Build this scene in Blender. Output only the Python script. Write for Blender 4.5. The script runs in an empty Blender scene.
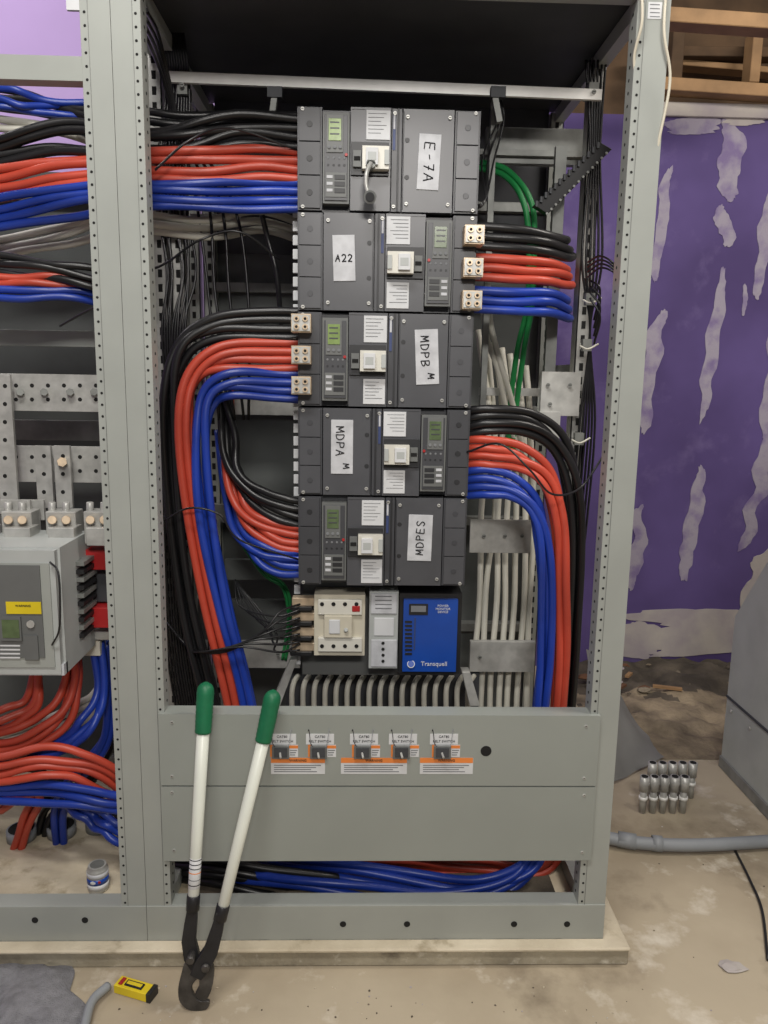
import bpy, bmesh, math, random
from mathutils import Vector, Matrix, noise
random.seed(7)
# ------------------------------------------------------------------ camera (surveyed from the verticals / horizontals)
FP=769.0; CAM=Vector((0,-1.83,1.54))
yaw=math.radians(1.7); pitch=math.radians(9.9); roll=math.radians(0.96)
fwd=Vector((math.sin(yaw)*math.cos(pitch),math.cos(yaw)*math.cos(pitch),-math.sin(pitch)))
r0=Vector((math.cos(yaw),-math.sin(yaw),0)); up0=r0.cross(fwd)
CX=r0*math.cos(roll)+up0*math.sin(roll); CY=up0*math.cos(roll)-r0*math.sin(roll)
cd=bpy.data.cameras.new("camera"); cam=bpy.data.objects.new("camera",cd)
bpy.context.scene.collection.objects.link(cam)
cd.sensor_fit='VERTICAL'; cd.sensor_height=36; cd.lens=36*FP/1024; cd.clip_start=0.02
m=Matrix((CX,CY,-fwd)).transposed().to_4x4(); m.translation=CAM; cam.matrix_world=m
bpy.context.scene.camera=cam
def ray(u,v): return CX*((u-384)/FP)-CY*((v-512)/FP)+fwd
def P(u,v,y):          # measured point on the vertical plane at depth y
    d=ray(u,v); return CAM+d*((y-CAM.y)/d.y)
def G(u,v,z=0.0):      # measured point on the horizontal plane at height z
    d=ray(u,v); return CAM+d*((z-CAM.z)/d.z)
# ------------------------------------------------------------------ materials
def lin(c): 
    c/=255.0
    return c/12.92 if c<=0.04045 else ((c+0.055)/1.055)**2.4
def mk(name,rgb,rough=.5,metal=0,var=.08,scale=9,bump=0,rgb2=None,detail=4,lo=.35,hi=.65,speck=None):
    mt=bpy.data.materials.new(name); mt.use_nodes=True
    nt=mt.node_tree; bs=nt.nodes['Principled BSDF']
    col=[lin(x) for x in rgb]
    a=[x*(1-var) for x in col]; b=[min(1,x*(1+var)) for x in col]
    if rgb2: b=[lin(x) for x in rgb2]
    tc=nt.nodes.new('ShaderNodeTexCoord'); nz=nt.nodes.new('ShaderNodeTexNoise')
    nz.inputs['Scale'].default_value=scale; nz.inputs['Detail'].default_value=detail
    nt.links.new(tc.outputs['Object'],nz.inputs['Vector'])
    cr=nt.nodes.new('ShaderNodeValToRGB'); cr.color_ramp.elements[0].position=lo; cr.color_ramp.elements[1].position=hi
    cr.color_ramp.elements[0].color=(*a,1); cr.color_ramp.elements[1].color=(*b,1)
    nt.links.new(nz.outputs['Fac'],cr.inputs['Fac']); out=cr.outputs['Color']
    for sp in (speck or []):
        rgb3,sc,l,h,off=sp
        mp=nt.nodes.new('ShaderNodeMapping'); mp.inputs['Location'].default_value=(off,off*1.7,off*.3); nt.links.new(tc.outputs['Object'],mp.inputs['Vector'])
        n3=nt.nodes.new('ShaderNodeTexNoise'); n3.inputs['Scale'].default_value=sc; n3.inputs['Detail'].default_value=7; n3.inputs['Roughness'].default_value=.62
        nt.links.new(mp.outputs['Vector'],n3.inputs['Vector'])
        r3=nt.nodes.new('ShaderNodeMapRange'); r3.inputs['From Min'].default_value=l; r3.inputs['From Max'].default_value=h
        nt.links.new(n3.outputs['Fac'],r3.inputs['Value'])
        mx=nt.nodes.new('ShaderNodeMix'); mx.data_type='RGBA'; nt.links.new(r3.outputs['Result'],mx.inputs[0]); nt.links.new(out,mx.inputs[6]); mx.inputs[7].default_value=(*[lin(x) for x in rgb3],1); out=mx.outputs[2]
    nt.links.new(out,bs.inputs['Base Color'])
    bs.inputs['Roughness'].default_value=rough; bs.inputs['Metallic'].default_value=metal
    if bump:
        bp=nt.nodes.new('ShaderNodeBump'); bp.inputs['Strength'].default_value=bump; bp.inputs['Distance'].default_value=.01
        nz2=nt.nodes.new('ShaderNodeTexNoise'); nz2.inputs['Scale'].default_value=scale*6; nz2.inputs['Detail'].default_value=6
        nt.links.new(tc.outputs['Object'],nz2.inputs['Vector'])
        nt.links.new(nz2.outputs['Fac'],bp.inputs['Height']); nt.links.new(bp.outputs['Normal'],bs.inputs['Normal'])
    return mt
M={}
M['frame']=mk('frame_paint',(156,160,155),.4,.05,.04,6)
M['panel']=mk('panel_paint',(146,151,146),.36,.05,.03,4)
M['hole']=mk('hole_dark',(20,20,20),.9)
M['galv']=mk('galvanised',(180,180,176),.4,.35,.15,25)
M['whitebar']=mk('bright_zinc',(228,228,224),.35,.05,.05,20)
M['galvd']=mk('galvanised_dull',(128,130,127),.5,.3,.2,14)
M['backp']=mk('back_panel_paint',(88,92,91),.6,.1,.14,5)
M['dark']=mk('dark_steel_and_shade',(62,64,68),.6,.1,.15,6)  # steel parts, plus the painted shadow on the upper back panel
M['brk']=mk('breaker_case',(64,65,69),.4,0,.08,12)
M['brk2']=mk('breaker_cover',(76,77,81),.36,0,.08,12)
M['brk3']=mk('breaker_recess',(36,37,40),.45,0,.05,12)
M['trip']=mk('trip_unit_case',(102,104,103),.5,0,.06)
M['greyp']=mk('light_grey_plastic',(172,176,174),.5,0,.05)
M['lcd']=mk('lcd_screen',(126,148,88),.25,0,.12,60)
M['lcdd']=mk('lcd_screen_idle',(88,104,72),.25,0,.12,60)
M['ink']=mk('ink',(30,30,34),.8)
M['greyink']=mk('grey_print',(120,122,125),.8)
M['label']=mk('paper_label',(206,208,210),.6,0,.04,20)
M['tape']=mk('label_tape',(190,192,196),.5,0,.12,30)
M['bluestrip']=mk('blue_strip',(52,66,110),.5)
M['white']=mk('white_plastic',(208,206,196),.4,0,.04)
M['cream']=mk('cream_plastic',(202,196,178),.45,0,.05)
M['black']=mk('black_cable_jacket',(26,26,28),.36,0,.2,5)
M['red']=mk('red_cable_jacket',(178,66,48),.42,0,.18,5)
M['blue']=mk('blue_cable_jacket',(28,56,148),.36,0,.22,5)
M['whitec']=mk('white_cable_jacket',(202,200,188),.5,0,.1,5)
M['green']=mk('green_cable_jacket',(34,132,70),.45,0,.1,5)
M['bluebox']=mk('blue_plastic',(24,70,158),.35,0,.08)
M['blackp']=mk('black_plastic',(30,30,32),.45)
M['brass']=mk('tinned_brass',(196,176,150),.35,.35,.15,40)
M['orange']=mk('orange_label',(222,130,62),.5)
M['redp']=mk('red_phenolic',(166,34,36),.4)
M['yellow']=mk('yellow_plastic',(222,198,36),.4)
M['grip']=mk('green_rubber_grip',(16,102,66),.5,0,.12,30)
M['wpole']=mk('white_fibreglass',(220,224,214),.35,0,.04,10)
M['steel']=mk('blackened_steel',(44,44,46),.4,.4,.2,20)
M['steel2']=mk('worn_steel',(76,74,72),.38,.5,.35,30)
M['floor']=mk('floor_concrete',(154,140,118),.85,0,.1,1.6,.35,(180,168,146),8,lo=.3,hi=.62,speck=[((122,110,92),3.1,.54,.74,3.0),((206,198,182),5.5,.57,.70,8.0)])
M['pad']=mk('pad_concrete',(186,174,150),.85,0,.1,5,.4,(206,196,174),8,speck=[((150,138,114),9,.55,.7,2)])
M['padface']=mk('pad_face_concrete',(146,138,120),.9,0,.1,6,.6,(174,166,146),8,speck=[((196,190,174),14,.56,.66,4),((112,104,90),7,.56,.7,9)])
M['purple']=mk('purple_drywall',(76,60,112),.8,0,.1,1.5,.05,(92,76,132),speck=[((114,100,146),2.3,.56,.76,6)])
M['purple_lit']=mk('purple_drywall_lit',(178,154,204),.85,0,.05,1.5,.05)  # purple drywall where it is lit, the brightness put into the colour
M['mud']=mk('joint_compound',(160,153,168),.9,0,.08,11,.2,(122,108,146),lo=.44,hi=.66)
M['mudw']=mk('white_compound',(190,184,176),.9,0,.08,6,.1,(160,152,156))
M['wood']=mk('lumber',(152,120,84),.75,0,.2,7,.1)
M['woodd']=mk('dark_lumber',(86,66,46),.85,0,.3,5,.1)
M['dirt']=mk('dirt',(108,97,82),.95,0,.2,7,.8,(150,136,113),8)
M['soil_shade']=mk('dark_soil_and_shade',(66,60,52),.95,0,.2,7,.8,(96,88,76),8)  # rubble soil, plus the painted shade in the cabinet bottom
M['stone']=mk('rubble_stone',(104,94,82),.95,0,.2,8,.6,(140,130,112),8)
M['scrap']=mk('brown_scrap',(96,66,46),.9,0,.2,8,.4)
M['pvc']=mk('grey_conduit',(136,140,144),.5,0,.08,8)
M['cloth']=mk('grey_cloth',(124,124,128),.95,0,.15,40,.6)
M['sheet']=mk('grey_sheet',(122,122,120),.7,0,.08,6,.1)
M['ceil']=mk('ceiling_board',(120,112,104),.9)
M['grebox']=mk('enclosure_paint',(172,177,172),.5,.0,.05)
# ------------------------------------------------------------------ mesh builder
class B:
    def __init__(s,name): s.name=name; s.bm=bmesh.new(); s.mats=[]
    def mi(s,k):
        mt=M[k]
        if mt not in s.mats: s.mats.append(mt)
        return s.mats.index(mt)
    def hexa(s,vs,k):
        v=[s.bm.verts.new(p) for p in vs]; i=s.mi(k)
        for f in ((0,3,2,1),(4,5,6,7),(0,1,5,4),(1,2,6,5),(2,3,7,6),(3,0,4,7)):
            fc=s.bm.faces.new([v[j] for j in f]); fc.material_index=i
    def box(s,c,sz,k,R=None):
        c=Vector(c); h=[x/2 for x in sz]
        vs=[Vector((x*h[0],y*h[1],z*h[2])) for z in(-1,1) for x,y in((-1,-1),(1,-1),(1,1),(-1,1))]
        if R: vs=[R@v for v in vs]
        s.hexa([c+v for v in vs],k)
    def bb(s,x0,x1,y0,y1,z0,z1,k): s.box(((x0+x1)/2,(y0+y1)/2,(z0+z1)/2),(abs(x1-x0),abs(y1-y0),abs(z1-z0)),k)
    def px(s,u0,v0,u1,v1,y,d,k,ang=0):
        uc,vc=(u0+u1)/2,(v0+v1)/2; c=P(uc,vc,y)
        w=(P(u1,vc,y)-P(u0,vc,y)).length; h=(P(uc,v1,y)-P(uc,v0,y)).length
        R=Matrix.Rotation(math.radians(ang),3,'Y') if ang else None
        s.box(c+Vector((0,d/2,0)),(w,abs(d),h),k,R)
    def cyl(s,p0,p1,r,k,seg=14,r2=None):
        p0=Vector(p0);p1=Vector(p1); r2=r if r2 is None else r2
        t=(p1-p0).normalized(); a=t.orthogonal().normalized(); b=t.cross(a); i=s.mi(k)
        A=[];C=[]
        for j in range(seg):
            an=2*math.pi*j/seg; o=a*math.cos(an)+b*math.sin(an)
            A.append(s.bm.verts.new(p0+o*r)); C.append(s.bm.verts.new(p1+o*r2))
        for j in range(seg):
            f=s.bm.faces.new((A[j],A[(j+1)%seg],C[(j+1)%seg],C[j])); f.material_index=i; f.smooth=True
        f=s.bm.faces.new(A[::-1]); f.material_index=i
        f=s.bm.faces.new(C); f.material_index=i
    def tube(s,pts,r,k,seg=10,radii=None):
        i=s.mi(k); rings=[]; n=len(pts); a=None
        for q in range(n):
            t=(pts[min(q+1,n-1)]-pts[max(q-1,0)])
            if t.length<1e-7: t=Vector((0,0,1))
            t.normalize()
            if a is None: a=t.orthogonal().normalized()
            a=(a-t*a.dot(t)); a=a.normalized() if a.length>1e-5 else t.orthogonal().normalized()
            b=t.cross(a); rr=radii[q] if radii else r
            rings.append([s.bm.verts.new(pts[q]+(a*math.cos(2*math.pi*j/seg)+b*math.sin(2*math.pi*j/seg))*rr) for j in range(seg)])
        for q in range(n-1):
            for j in range(seg):
                f=s.bm.faces.new((rings[q][j],rings[q][(j+1)%seg],rings[q+1][(j+1)%seg],rings[q+1][j])); f.material_index=i; f.smooth=True
        f=s.bm.faces.new(rings[0][::-1]); f.material_index=i
        f=s.bm.faces.new(rings[-1]); f.material_index=i
    def prism(s,pts,vec,k):
        i=s.mi(k); vec=Vector(vec)
        A=[s.bm.verts.new(p) for p in pts]; C=[s.bm.verts.new(Vector(p)+vec) for p in pts]
        for vs in (A[::-1],C):
            f=s.bm.faces.new(vs); f.material_index=i
        n=len(pts)
        for j in range(n):
            f=s.bm.faces.new((A[j],A[(j+1)%n],C[(j+1)%n],C[j])); f.material_index=i
    def blob(s,c,r,k,sc=(1,1,1),am=.3,sub=2,seed=0):
        i=s.mi(k); g=bmesh.ops.create_icosphere(s.bm,subdivisions=sub,radius=1)
        for v in g['verts']:
            d=v.co.copy(); q=1+am*noise.noise(d*1.7+Vector((seed*3.1,seed,0)))
            v.co=Vector((d.x*sc[0],d.y*sc[1],d.z*sc[2]))*r*q+Vector(c)
        for f in {f for v in g['verts'] for f in v.link_faces}: f.material_index=i
    def text(s,st,loc,size,k,ang=0,th=.0006):
        cu=bpy.data.curves.new('t','FONT'); cu.body=st; cu.size=size; cu.align_x='CENTER'; cu.align_y='CENTER'; cu.extrude=th; cu.resolution_u=3
        ob=bpy.data.objects.new('t',cu); bpy.context.scene.collection.objects.link(ob)
        dg=bpy.context.evaluated_depsgraph_get(); me=ob.evaluated_get(dg).to_mesh()
        R=Matrix.Translation(loc)@Matrix.Rotation(math.radians(ang),4,'Y')@Matrix.Rotation(math.pi/2,4,'X')
        i=s.mi(k); vs=[s.bm.verts.new(R@v.co) for v in me.vertices]
        for p in me.polygons:
            try: f=s.bm.faces.new([vs[j] for j in p.vertices]); f.material_index=i
            except ValueError: pass
        ob.evaluated_get(dg).to_mesh_clear(); bpy.data.objects.remove(ob)
    def stroke(s,segs,c,size,k,ang,th=.0022,w=.5):
        # marker handwriting: segs = list of polylines in a unit box, drawn as thin ribbons
        ra=math.radians(ang)
        for pl in segs:
            pts=[]
            for x,z in pl:
                x=(x-w)*size; z=(z-.5)*size
                pts.append(Vector((c.x+x*math.cos(ra)+z*math.sin(ra),c.y,c.z-x*math.sin(ra)+z*math.cos(ra))))
            if len(pts)>2: pts=catmull(pts,4)
            s.tube(pts,th,k,5)
    def screw(s,p,r,k='galv',d=.003):
        p=Vector(p); s.cyl(p,p-Vector((0,d,0)),r,k,12)
        s.box(p-Vector((0,d+.0004,0)),(r*1.3,.001,r*.3),'hole')
    def build(s,bevel=0,parent=None,seg=1):
        me=bpy.data.meshes.new(s.name); s.bm.normal_update(); s.bm.to_mesh(me); s.bm.free()
        for mt in s.mats: me.materials.append(mt)
        ob=bpy.data.objects.new(s.name,me); bpy.context.scene.collection.objects.link(ob)
        if bevel:
            b=ob.modifiers.new('bevel','BEVEL'); b.width=bevel; b.segments=seg; b.limit_method='ANGLE'; b.angle_limit=math.radians(50)
        if parent: ob.parent=parent
        return ob
def catmull(pts,n=10):
    out=[]; p=[pts[0]*2-pts[1]]+list(pts)+[pts[-1]*2-pts[-2]]
    for i in range(1,len(p)-2):
        for j in range(n):
            t=j/n
            out.append(.5*((2*p[i])+(p[i+1]-p[i-1])*t+(2*p[i-1]-5*p[i]+4*p[i+1]-p[i+2])*t*t+(3*p[i]-p[i-1]-3*p[i+1]+p[i+2])*t**3))
    out.append(pts[-1]); return out
def bundle(name,k,ctrl,n=4,r=.0125,pack=(0,0),jit=.25,seg=12,ramp=(.12,.5)):
    """ctrl: (u,v,y); pack: 0 = side by side, 1 = packed square, at start/end"""
    W=[P(*c) for c in ctrl]; C=catmull(W,10); N=len(C); b=B(name); sd=random.random()*100
    for i in range(n):
        pts=[]; last=None
        for q,c in enumerate(C):
            t=(C[min(q+1,N-1)]-C[max(q-1,0)]); nn=Vector((-t.z,0,t.x))
            if nn.length<t.length*.25 and last: nn=last
            else: nn.normalize(); 
            last=nn; f=q/(N-1)
            h=max(0,min(1,(f-ramp[0])/(ramp[1]-ramp[0]))); h=h*h*(3-2*h)
            pk=pack[0]*(1-h)+pack[1]*h
            a0=(i-(n-1)/2)*2.02*r; a1=((i%2)-.5)*2.02*r; b1=((i//2)-(n-1)//2/2)*2.02*r
            a=a0*(1-pk)+a1*pk; bb_=b1*pk
            w=math.sin(math.pi*min(1,f*1.0))
            js=noise.noise(Vector((sd+i*7.3,f*4.0,0)))*r*jit*4*w
            jy=noise.noise(Vector((sd+i*5.1,f*4.0,9)))*r*jit*5*w
            pts.append(c+nn*(a+js)+Vector((0,bb_+jy,0)))
        b.tube(pts,r,k,seg)
    return b.build()
def wire(name,k,ctrl,r=.003,parent=None,bd=None):
    pts=catmull([P(*c) for c in ctrl],8)
    if bd: bd.tube(pts,r,k,6); return
    b=B(name); b.tube(pts,r,k,7); return b.build()
# ------------------------------------------------------------------ room shell
YW=2.15
b=B('floor'); b.bb(-4,4,-4,YW+.2,-.1,0,'floor'); b.build()
XS=P(470,300,YW).x
b=B('wall_back')
zt=P(720,117,YW).z
b.bb(XS,4,YW,YW+.12,0,zt,'purple')
b.bb(-4,XS,YW,YW+.12,0,4.2,'purple_lit')  # tall left part of the purple wall, its light painted in
def smear(u,v,w,h,k='mud',ang=0,seed=0):
    c=P(u,v,YW); sx=w/2/FP*4.0; sz=h/2/FP*4.0; pts=[]; N=72
    for j in range(N):
        a=2*math.pi*j/N; q=1+.42*noise.noise(Vector((math.cos(a)*1.8+seed*3.3,math.sin(a)*1.8,seed)))+.24*noise.noise(Vector((math.cos(a)*6+seed,math.sin(a)*6,3)))
        x=math.copysign(abs(math.cos(a))**.9,math.cos(a))*sx*q; z=math.copysign(abs(math.sin(a))**.9,math.sin(a))*sz*(.75+.25*q)
        x+=sx*.9*noise.noise(Vector((z*9,seed*2.1,5)))
        ra=math.radians(ang); pts.append(Vector((c.x+x*math.cos(ra)-z*math.sin(ra),YW-.003-seed*.0001,c.z+x*math.sin(ra)+z*math.cos(ra))))
    b.prism(pts,(0,.003+seed*.0001,0),k)
for i,(u,v,w,h,k,a) in enumerate([(661,225,11,104,'mud',-3),(731,158,21,78,'mud',3),(651,372,17,120,'mud',-4),(688,126,52,16,'mud',0),(713,345,13,150,'mud',-5),
    (723,226,16,40,'mud',8),(765,240,12,110,'mud',-3),(693,525,15,122,'mud',-4),(636,548,15,90,'mud',-3),(760,480,16,150,'mud',-8),(769,380,12,120,'mud',0),
    (690,632,180,52,'mudw',3),(757,590,26,100,'mudw',-12),(636,640,50,40,'mudw',0),(740,120,40,10,'mudw',0),(744,300,5,30,'mud',4)]):
    smear(u,v,w,h,k,a,i+1)
b.build()
zm=4.2
b=B('wall_left'); b.bb(-4.1,-4,-4,YW,0,zm,'purple_lit'); b.build()
b=B('wall_right'); b.bb(4,4.1,-4,YW+.12,0,zm,'mudw'); b.build()
b=B('wall_upper'); b.bb(XS,4,YW+.3,YW+.4,zt,zm,'woodd'); b.build()
b=B('ceiling'); b.bb(-4.1,4.1,-4,YW+.5,zm,zm+.1,'ceil'); b.build()
b=B('ceiling_lumber_framing')
b.px(640,80,800,93,YW-.1,.09,'wood',2); b.px(640,10,810,25,1.5,.09,'wood',2); b.px(640,103,800,117,YW-.02,.3,'mudw')
b.px(752,30,762,82,YW-.05,.09,'wood'); b.px(672,26,684,84,YW-.05,.09,'woodd'); b.px(640,46,800,56,YW+.1,.09,'woodd',-1); b.px(640,62,800,68,YW+.15,.09,'wood',3)
b.build(.003)
# concrete pad
ZP=.06; yp=G(300,950,ZP).y
b=B('concrete_pad'); xr=G(632,950,ZP).x
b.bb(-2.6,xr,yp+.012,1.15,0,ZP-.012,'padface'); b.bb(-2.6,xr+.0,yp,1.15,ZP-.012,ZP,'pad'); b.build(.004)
# ------------------------------------------------------------------ cabinets
XL=P(129,470,0).x; XLi=P(156,470,0).x; XR=P(637,470,0).x; XRi=P(607,470,0).x; XA=P(101,470,0).x
ZT=P(384,4,0).z+.03; ZTOP=ZT+.07; YB=.95; YM=.45
def post(b,x0,x1,inner,z0=ZP,z1=ZTOP):
    b.bb(x0,x1,0,.004,z0,z1,'frame')
    xi=x1 if inner>0 else x0; xo=x0 if inner>0 else x1
    b.bb(xi-.004*(inner>0),xi+.004*(inner<0),.004,.05,z0,z1,'frame')
    b.bb(xo,xo+(.004 if inner>0 else -.004),.004,.06,z0,z1,'frame')
    xl=xi-inner*.010
    z=z0+.03
    while z<z1:
        b.cyl((xl,0,z),(xl,-.0008,z),.0032,'hole',8)
        b.cyl((xi,.028,z+.012),(xi+inner*.0008,.028,z+.012),.004,'hole',8)
        z+=.027
    b.bb(xi-inner*.0165,xi-inner*.018,-.001,0,z0,z1,'galvd')
def slotpost(b,x0,x1,y,z0,z1,k='galvd'):
    b.bb(x0,x1,y,y+.004,z0,z1,k); b.bb(x0,x0+.004,y,y+.05,z0,z1,k); b.bb(x1-.004,x1,y,y+.05,z0,z1,k)
    z=z0+.03
    while z<z1-.02:
        b.bb((x0+x1)/2-.006,(x0+x1)/2+.006,y-.0008,y,z,z+.022,'hole'); z+=.04
def cabinet(name,xa,xb,ia,ib,zrail,top):
    b=B(name)
    post(b,xa,ia,1); post(b,ib,xb,-1)
    zb=P(380,905,0).z
    b.bb(xa,xb,-.003,.003,ZP,zb,'frame'); b.bb(xa,xb,.003,.05,zb-.004,zb,'frame'); b.bb(xa,xb,-.003,.05,ZP,ZP+.004,'frame')
    b.bb(ia,ib,0,.004,zrail,zrail+.05,'frame'); b.bb(ia,ib,.004,.04,zrail,zrail+.004,'frame')
    slotpost(b,xa+.005,xa+.045,YM,ZP,ZTOP-.02,'galv'); slotpost(b,xb-.045,xb-.005,YM,ZP,ZTOP-.02,'galv')
    slotpost(b,xa+.005,xa+.05,YB-.05,ZP,ZTOP-.02,'frame'); slotpost(b,xb-.05,xb-.005,YB-.05,ZP,ZTOP-.02,'frame')
    for x in (xa+.02,xb-.02):
        b.bb(x-.015,x+.015,.05,YB,ZP,ZP+.05,'frame'); b.bb(x-.015,x+.015,.05,YB,ZTOP-.05,ZTOP-.01,'frame')
        for zz in(.95,1.55): b.bb(x-.004,x+.004,YM+.05,YB-.05,zz,zz+.04,'galvd')
    b.bb(xa,xb,YB-.05,YB,ZP,ZP+.05,'frame')
    b.bb(xa+.05,xb-.05,YB-.02,YB-.015,ZP,ZTOP if top else 2.2,'backp')
    for zz in (.62,1.02,1.42,1.82,2.1): b.bb(xa+.05,xb-.05,YB-.06,YB-.02,zz,zz+.03,'galvd')
    if top: b.bb(xa,xb,.004,YB,ZTOP-.004,ZTOP,'dark'); b.bb(xa+.05,xb-.05,YB-.025,YB-.021,1.95,ZTOP-.004,'dark')  # top plate; the dark sheet paints shadow on the upper back panel
    return b
b=cabinet('switchboard_cabinet',XL,XR,XLi,XRi,ZT,True)
for u in (343,407,514,567): 
    p=P(u,924,-.003); b.cyl(p,p-Vector((0,.0015,0)),.0085,'hole',16)
# bright zinc cross bar in front of the mid posts and its drop brackets
b.px(170,80,604,91,YM-.075,.012,'whitebar',.75)
for u in (275,499):
    b.px(u-5,90,u+1,122,YM-.09,.02,'galvd',8 if u<300 else -14); b.px(u-8,86,u+7,97,YM-.095,.02,'dark')
for u in (182,594): p=P(u,85 if u<300 else 92,YM-.075); b.screw(p,.006,'galvd'); b.px(u-5,82,u+5,94,YM-.06,.06,'galvd')
b.px(163,44,178,74,YM-.03,.03,'galvd')
b.bb(XLi+.01,XRi-.01,.03,YB-.1,ZP+.001,ZP+.004,'soil_shade')  # dark sheet over the pad, painting the shade inside the cabinet bottom
b.px(648,2,662,19,-.001,.001,'label'); 
for i in range(4): b.px(650,4+i*4,660,5+i*4,-.0015,.001,'greyink')
b.build(.0012)
XC=XA-1.0
b=cabinet('switchboard_cabinet',XC-.08,XL-.001,XC-.02,XA,P(40,80,0).z,False)
for u in (35,85):
    p=P(u,920,-.003); b.cyl(p,p-Vector((0,.0015,0)),.0085,'hole',16)
b.px(66,-4,82,10,.3,.01,'label')
b.build(.0012)
# dead-front panels
xa=P(161,750,0).x; xb=P(597,750,0).x
b=B('dead_front_panel')
z1,z2,z3=P(380,713,0).z,P(380,784,0).z,P(380,858,0).z
b.bb(xa,xb,-.012,-.002,z2+.002,z1,'panel'); b.bb(xa,xb,-.002,.04,z1-.003,z1,'panel')
b.bb(xa,xb,-.012,-.002,z3,z2-.002,'panel'); b.bb(xa,xb,-.002,.03,z3,z3+.003,'panel'); b.bb(xa,xb,-.002,.002,z2-.01,z2+.01,'dark')
yf=-.012
for u,v in((172,722),(586,726),(172,776),(584,778),(172,792),(584,795),(174,850),(582,852)): b.screw(P(u,v,yf),.0035)
p=P(486,751,yf); b.cyl(p,p-Vector((0,.001,0)),.014,'hole',20)
for u in (281,319,363,402,443):
    b.px(u-13,734,u+15,744.5,yf-.001,.001,'label'); 
    b.text('CAT80',P(u+1,736.8,yf-.0012),.009,'ink'); b.text('RELT SWITCH',P(u+1,741.4,yf-.0012),.009,'ink')
    b.px(u-11,745,u+17,757,yf-.001,.001,'label'); b.px(u-11,745,u-8,757,yf-.0014,.001,'orange'); b.px(u+8,745.5,u+17,748.5,yf-.0014,.001,'orange')
    for i in range(3): b.px(u+9,750+i*2.3,u+16-i,750.8+i*2.3,yf-.0018,.001,'greyink')
    b.px(u-9,747,u+8,759,yf-.010,.010,'trip'); b.px(u-7,748.5,u+6,757.5,yf-.014,.006,'dark')
    q=P(u-1,753,yf-.014); b.cyl(q,q+Vector((.003,-.014,-.006)),.0026,'galv',10)
    for sx,k in((-1,'ink'),(1,'greyink')):
        pts=catmull([P(u+sx*11,731,yf-.001),P(u+sx*10,730,yf-.004),P(u+sx*9,738,yf-.006),P(u+sx*8,744,yf-.006),P(u+sx*4,749,yf-.010)],6); b.tube(pts,.0009,k,5)
for u0,u1 in((271,325),(341,407),(420,473)):
    b.px(u0,758,u1,774,yf-.001,.001,'label'); b.px(u0,758,u1,763,yf-.0016,.001,'orange'); b.text('WARNING',P((u0+u1)/2,760.6,yf-.002),.009,'ink')
    for i in range(4): b.px(u0+3,765+i*2.1,u1-4-(i*5)%11,765.8+i*2.1,yf-.0016,.001,'greyink')
b.build(.0008)
# ------------------------------------------------------------------ breakers
YS=.22
xs0=P(297.5,345,YS).x; xs1=P(473.5,345,YS).x; W=xs1-xs0
rows=[(107,211,False,'E-7A'),(213,311,True,'A22'),(313,407,False,'MDPB'),(409,496,True,'MDPA'),(498,586,False,'MDPES')]
GL={'-':[[(.2,.5),(.8,.5)]],'7':[[(.1,1),(.9,1)],[(.9,1),(.35,0)],[(.3,.5),(.8,.5)]],'A':[[(.05,0),(.5,1)],[(.5,1),(.95,0)],[(.25,.4),(.75,.4)]],
 '2':[[(.1,.8),(.4,1),(.8,.85),(.7,.5),(.1,0)],[(.1,0),(.9,0)]],'M':[[(.05,0),(.15,1)],[(.15,1),(.5,.3)],[(.5,.3),(.85,1)],[(.85,1),(.95,0)]],'D':[[(.15,0),(.15,1)],[(.15,1),(.7,.85),(.9,.5),(.7,.1),(.15,0)]],
 'P':[[(.15,0),(.15,1)],[(.15,1),(.8,.9),(.8,.6),(.15,.5)]],'B':[[(.15,0),(.15,1)],[(.15,1),(.75,.9),(.7,.6),(.15,.52)],[(.15,.52),(.85,.4),(.8,.1),(.15,0)]],'S':[[(.9,.85),(.5,1),(.15,.8),(.5,.5),(.85,.25),(.5,0),(.1,.15)]]}
GL['E']=[[(.9,1),(.1,1)],[(.1,1),(.1,0)],[(.1,0),(.9,0)],[(.1,.5),(.8,.5)]]
def hand(b,st,c,size,ang):
    ra=math.radians(ang); n=len(st)
    for i,ch in enumerate(st):
        off=(i-(n-1)/2)*size*.95; cc=Vector((c.x+off*math.cos(ra),c.y,c.z-off*math.sin(ra)))
        segs=[[( (x-.5)*.75+.5+random.uniform(-.03,.03),z+random.uniform(-.04,.04)) for x,z in pl] for pl in GL[ch]]
        b.stroke(segs,cc,size,'ink',ang+random.uniform(-4,4),.0017)
def zrow(v): return P(385,v,YS).z
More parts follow.
